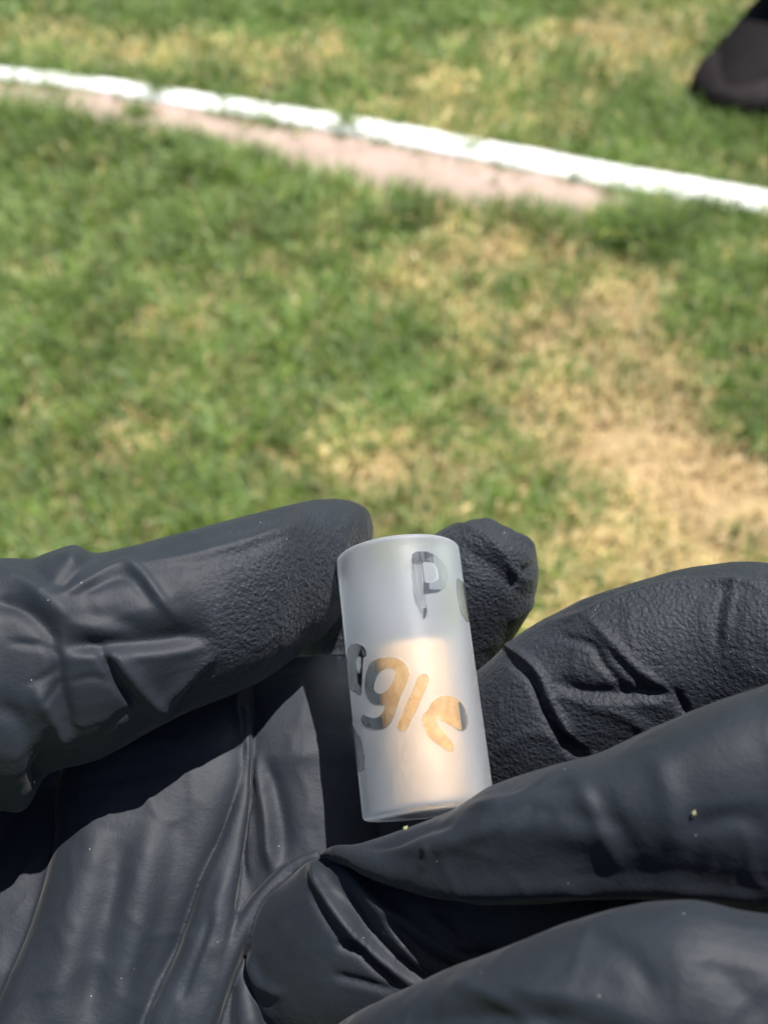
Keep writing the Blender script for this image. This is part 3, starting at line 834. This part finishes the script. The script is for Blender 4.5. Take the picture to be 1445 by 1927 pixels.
FROSTY = [
 G([(550,345),(520,327),(470,325),(420,350),(380,400),(358,460),(353,510),(372,545),(405,557),(450,546),(495,505),(530,440),(550,385)]),
 G([(215,215),(200,260),(205,330),(225,380),(240,300),(235,235)]),
 G([(905,757),(960,795),(1025,830),(1075,862),(1130,910),(1075,980),(1040,975),(985,905),(930,830)]),
 H([(600,395),(640,382),(720,388),(775,420),(810,500),(825,630),(790,668),(740,692),(680,702),(632,690),(618,560)]),
]
def inside(pts, poly):
    poly = np.array(poly); x, y = pts[:, 0], pts[:, 1]; c = np.zeros(len(pts), bool)
    j = len(poly) - 1
    for i in range(len(poly)):
        xi, yi = poly[i]; xj, yj = poly[j]
        if yi != yj:
            c ^= ((yi > y) != (yj > y)) & (x < (xj - xi) * (y - yi) / (yj - yi) + xi)
        j = i
    return c
def build_tube_glass():
    NA, NH = 620, 420
    th = np.linspace(0, 2 * math.pi, NA, endpoint=False)
    # outer profile with rounded lips, then the bore back down
    rr = .45
    prof = [(.02, 0), (2.5, 0), (5.0, 0)]
    for k in range(7):
        a = math.pi / 2 * k / 6
        prof.append((RO - rr + rr * math.sin(a), rr - rr * math.cos(a)))
    hs = np.linspace(rr, TL - rr, NH)[1:]
    prof += [(RO, h) for h in hs]
    for k in range(1, 7):
        a = math.pi / 2 * k / 6
        prof.append((RO - rr + rr * math.cos(a), TL - rr + rr * math.sin(a)))
    no = len(prof)
    prof += [(RI + .3, TL), (RI + .08, TL - .08), (RI, TL - .3)] + [(RI, h) for h in np.linspace(TL - 1, 1.4, 10)] + [(RI, .9), (RI - .15, .62), (3.0, .55), (.02, .55)]
    prof = np.array(prof)
    K = len(prof)
    V = np.zeros((K, NA, 3))
    V[:, :, 0] = prof[:, 0:1] * np.cos(th); V[:, :, 1] = prof[:, 0:1] * np.sin(th); V[:, :, 2] = prof[:, 1:2]
    V = V.reshape(-1, 3)
    cam_pts = V @ Rv.T + BOT
    px = 722.5 + FPX * cam_pts[:, 0] / -cam_pts[:, 2]; py = 963.5 - FPX * cam_pts[:, 1] / -cam_pts[:, 2]
    nn = V.copy(); nn[:, 2] = 0; nn /= np.linalg.norm(nn, axis=1)[:, None]
    ncam = nn @ Rv.T
    front = (ncam * -cam_pts).sum(1) > 0
    pp = np.stack([px, py], 1)
    outer = np.arange(len(V)) < no * NA
    # letters that wrap past the silhouette go a little further round the tube
    cl = np.zeros(len(V), bool)
    for p_ in CLEAR: cl |= inside(pp, p_)
    for p_ in FROSTY: cl &= ~inside(pp, p_)
    cl &= front & outer
    c = cl.reshape(K, NA).astype(float)
    c[no:] = 1.0
    m = c.copy()
    for _ in range(2):
        m[1:no - 1] = (m[:no - 2] + m[2:no] + m[1:no - 1] * 2) / 4
        m = (np.roll(m, 1, 1) + np.roll(m, -1, 1) + 2 * m) / 4
    rel = m.copy(); rel[no:] = 0
    V += nn * (rel.ravel() * .07)[:, None]
    m[no:] = 1; m[:no] = np.clip((m[:no] - .5) * 2.2 + .5, 0, 1)
    # highlights and light streaks over the upper letter, put in as partial frosting
    mf = m.ravel()
    lx = (px - 720) / .1246; ly = (py - 1010) / .1246
    inP = (lx > 380) & (lx < 1010) & (ly > 200) & (ly < 1300) & front & outer
    glint = np.ones(len(V))
    ang = np.arctan2(V[:, 1], V[:, 0])
    streak = vnoise(np.stack([ang * 7.1, V[:, 2]], 1) / np.array([.06, 3.0]), 1.0, 12)
    glint = np.where(inP & (lx > 700) & (ly < 800), .30, glint)
    glint = np.where(inP & (lx < 610) & (ly > 400), .48 + .25 * streak, glint)
    glint = np.where(inP & (lx >= 600) & (lx < 650) & (ly > 880) & (ly < 1080), .35, glint)
    glint = np.where(inP & (ly < 420) & (lx < 760), .8 + .2 * streak, glint)
    mf *= np.clip(glint, 0, 1)
    m = mf.reshape(K, NA)
    F = np.zeros((K * NA, 4), np.int32)
    i = np.arange(K)[:, None]; j = np.arange(NA)[None, :]
    a = i * NA + j; b = i * NA + (j + 1) % NA; i2 = (i + 1) % K
    F[:, 0] = a.ravel(); F[:, 1] = b.ravel(); F[:, 2] = (i2 * NA + (j + 1) % NA).ravel(); F[:, 3] = (i2 * NA + j).ravel()
    me = bpy.data.meshes.new('glass_tube')
    me.vertices.add(len(V)); me.vertices.foreach_set('co', (V * .001).ravel())
    me.loops.add(F.size); me.loops.foreach_set('vertex_index', F.ravel())
    me.polygons.add(len(F)); me.polygons.foreach_set('loop_start', np.arange(len(F), dtype=np.int32) * 4)
    me.update(calc_edges=True)
    me.polygons.foreach_set('use_smooth', np.ones(len(F), bool))
    at = me.attributes.new('clear', 'FLOAT', 'POINT'); at.data.foreach_set('value', m.ravel().astype(np.float32))
    me.materials.append(M_FROST)
    o = bpy.data.objects.new('glass_tube', me); COL.objects.link(o)
    rot = Matrix([list(r) for r in (RCn @ Rv)]).to_4x4()
    o.matrix_world = Matrix.Translation(to_world(BOT)) @ rot
    tag(o, 'short frosted glass tube with clear cut lettering held upright in the gloved fingers', 'glass tube')
    return o, rot
tubeo, TROT = build_tube_glass()

def lathe(name, prof, n, mat, closed_ends=True):
    V = []; F = []
    for (r, z) in prof:
        for k in range(n):
            t = 2 * math.pi * k / n
            V.append((r * math.cos(t) * .001, r * math.sin(t) * .001, z * .001))
    for i in range(len(prof) - 1):
        for k in range(n):
            a = i * n + k; b = i * n + (k + 1) % n
            F.append((a, b, b + n, a + n))
    if closed_ends:
        F.append(tuple(range(n))[::-1]); F.append(tuple(range((len(prof) - 1) * n, len(prof) * n)))
    return mesh_from(name, V, F, mat)
rod = lathe('gold_roll', [(4.1, .62), (4.3, .8), (4.32, 6), (4.3, 12), (4.32, 17.6), (4.1, 18.0), (3.5, 18.05), (3.2, 17.7), (.2, 17.5)], 96, M_GOLD)
rod.matrix_world = Matrix.Translation(to_world(BOT - e1 * 0.42)) @ TROT
tag(rod, 'pale gold roll standing inside the lower part of the frosted glass tube', 'roll')

# ------------------------------------------------------------------ stray clippings on the glove
def crumb(px, py, D, size, seed, label):
    r = np.random.default_rng(seed)
    V = []; F = []
    nseg = 7
    for i in range(nseg):
        t = i / (nseg - 1)
        w = size * .28 * math.sin(math.pi * (t * .9 + .07)) + .02
        x = (t - .5) * size; b = math.sin(t * 3.0) * size * .18
        V += [(x, -w + r.normal() * .02, b), (x, 0, b + w * .5), (x, w + r.normal() * .02, b), (x, 0, b - w * .15)]
    for i in range(nseg - 1):
        for k in range(4):
            a = i * 4 + k; c = i * 4 + (k + 1) % 4
            F.append((a, c, c + 4, a + 4))
    F.append((0, 1, 2, 3)); F.append(tuple(range(nseg * 4 - 4, nseg * 4))[::-1])
    o = mesh_from('grass_clipping', np.array(V) * .001, F, M_LEAF)
    o.matrix_world = Matrix.Translation(to_world(P(px, py, D))) @ RC.to_4x4() @ Matrix.Rotation(math.radians(r.uniform(0, 80)), 4, 'Z')
    tag(o, label, 'grass clipping')
def surf_depth(px, py):
    """depth of the glove under a photo pixel, from the mesh itself"""
    d = Vector(((px - 722.5) / FPX, (963.5 - py) / FPX, -1.0)).normalized()
    mi = hand.matrix_world.inverted()
    ok, loc, nr, fi = hand.ray_cast(mi @ CAM, (mi.to_3x3() @ (RC @ d)).normalized())
    if not ok: return 110.0
    w = RC.inverted() @ ((hand.matrix_world @ loc) - CAM)
    return -w.z * 1000
bpy.context.view_layer.update()
crumb(762, 1560, surf_depth(762, 1560) - .15, .9, 3, 'tiny pale crumb of clipping on the glove just below the tube')
crumb(1304, 1531, surf_depth(1304, 1531) - .12, .7, 5, 'tiny yellow green clipping stuck on the broad front finger of the glove')
print('depths', [(p, round(surf_depth(*p), 1)) for p in ((300,1700),(540,1500),(640,1400),(900,1600),(640,1250),(500,1100))])
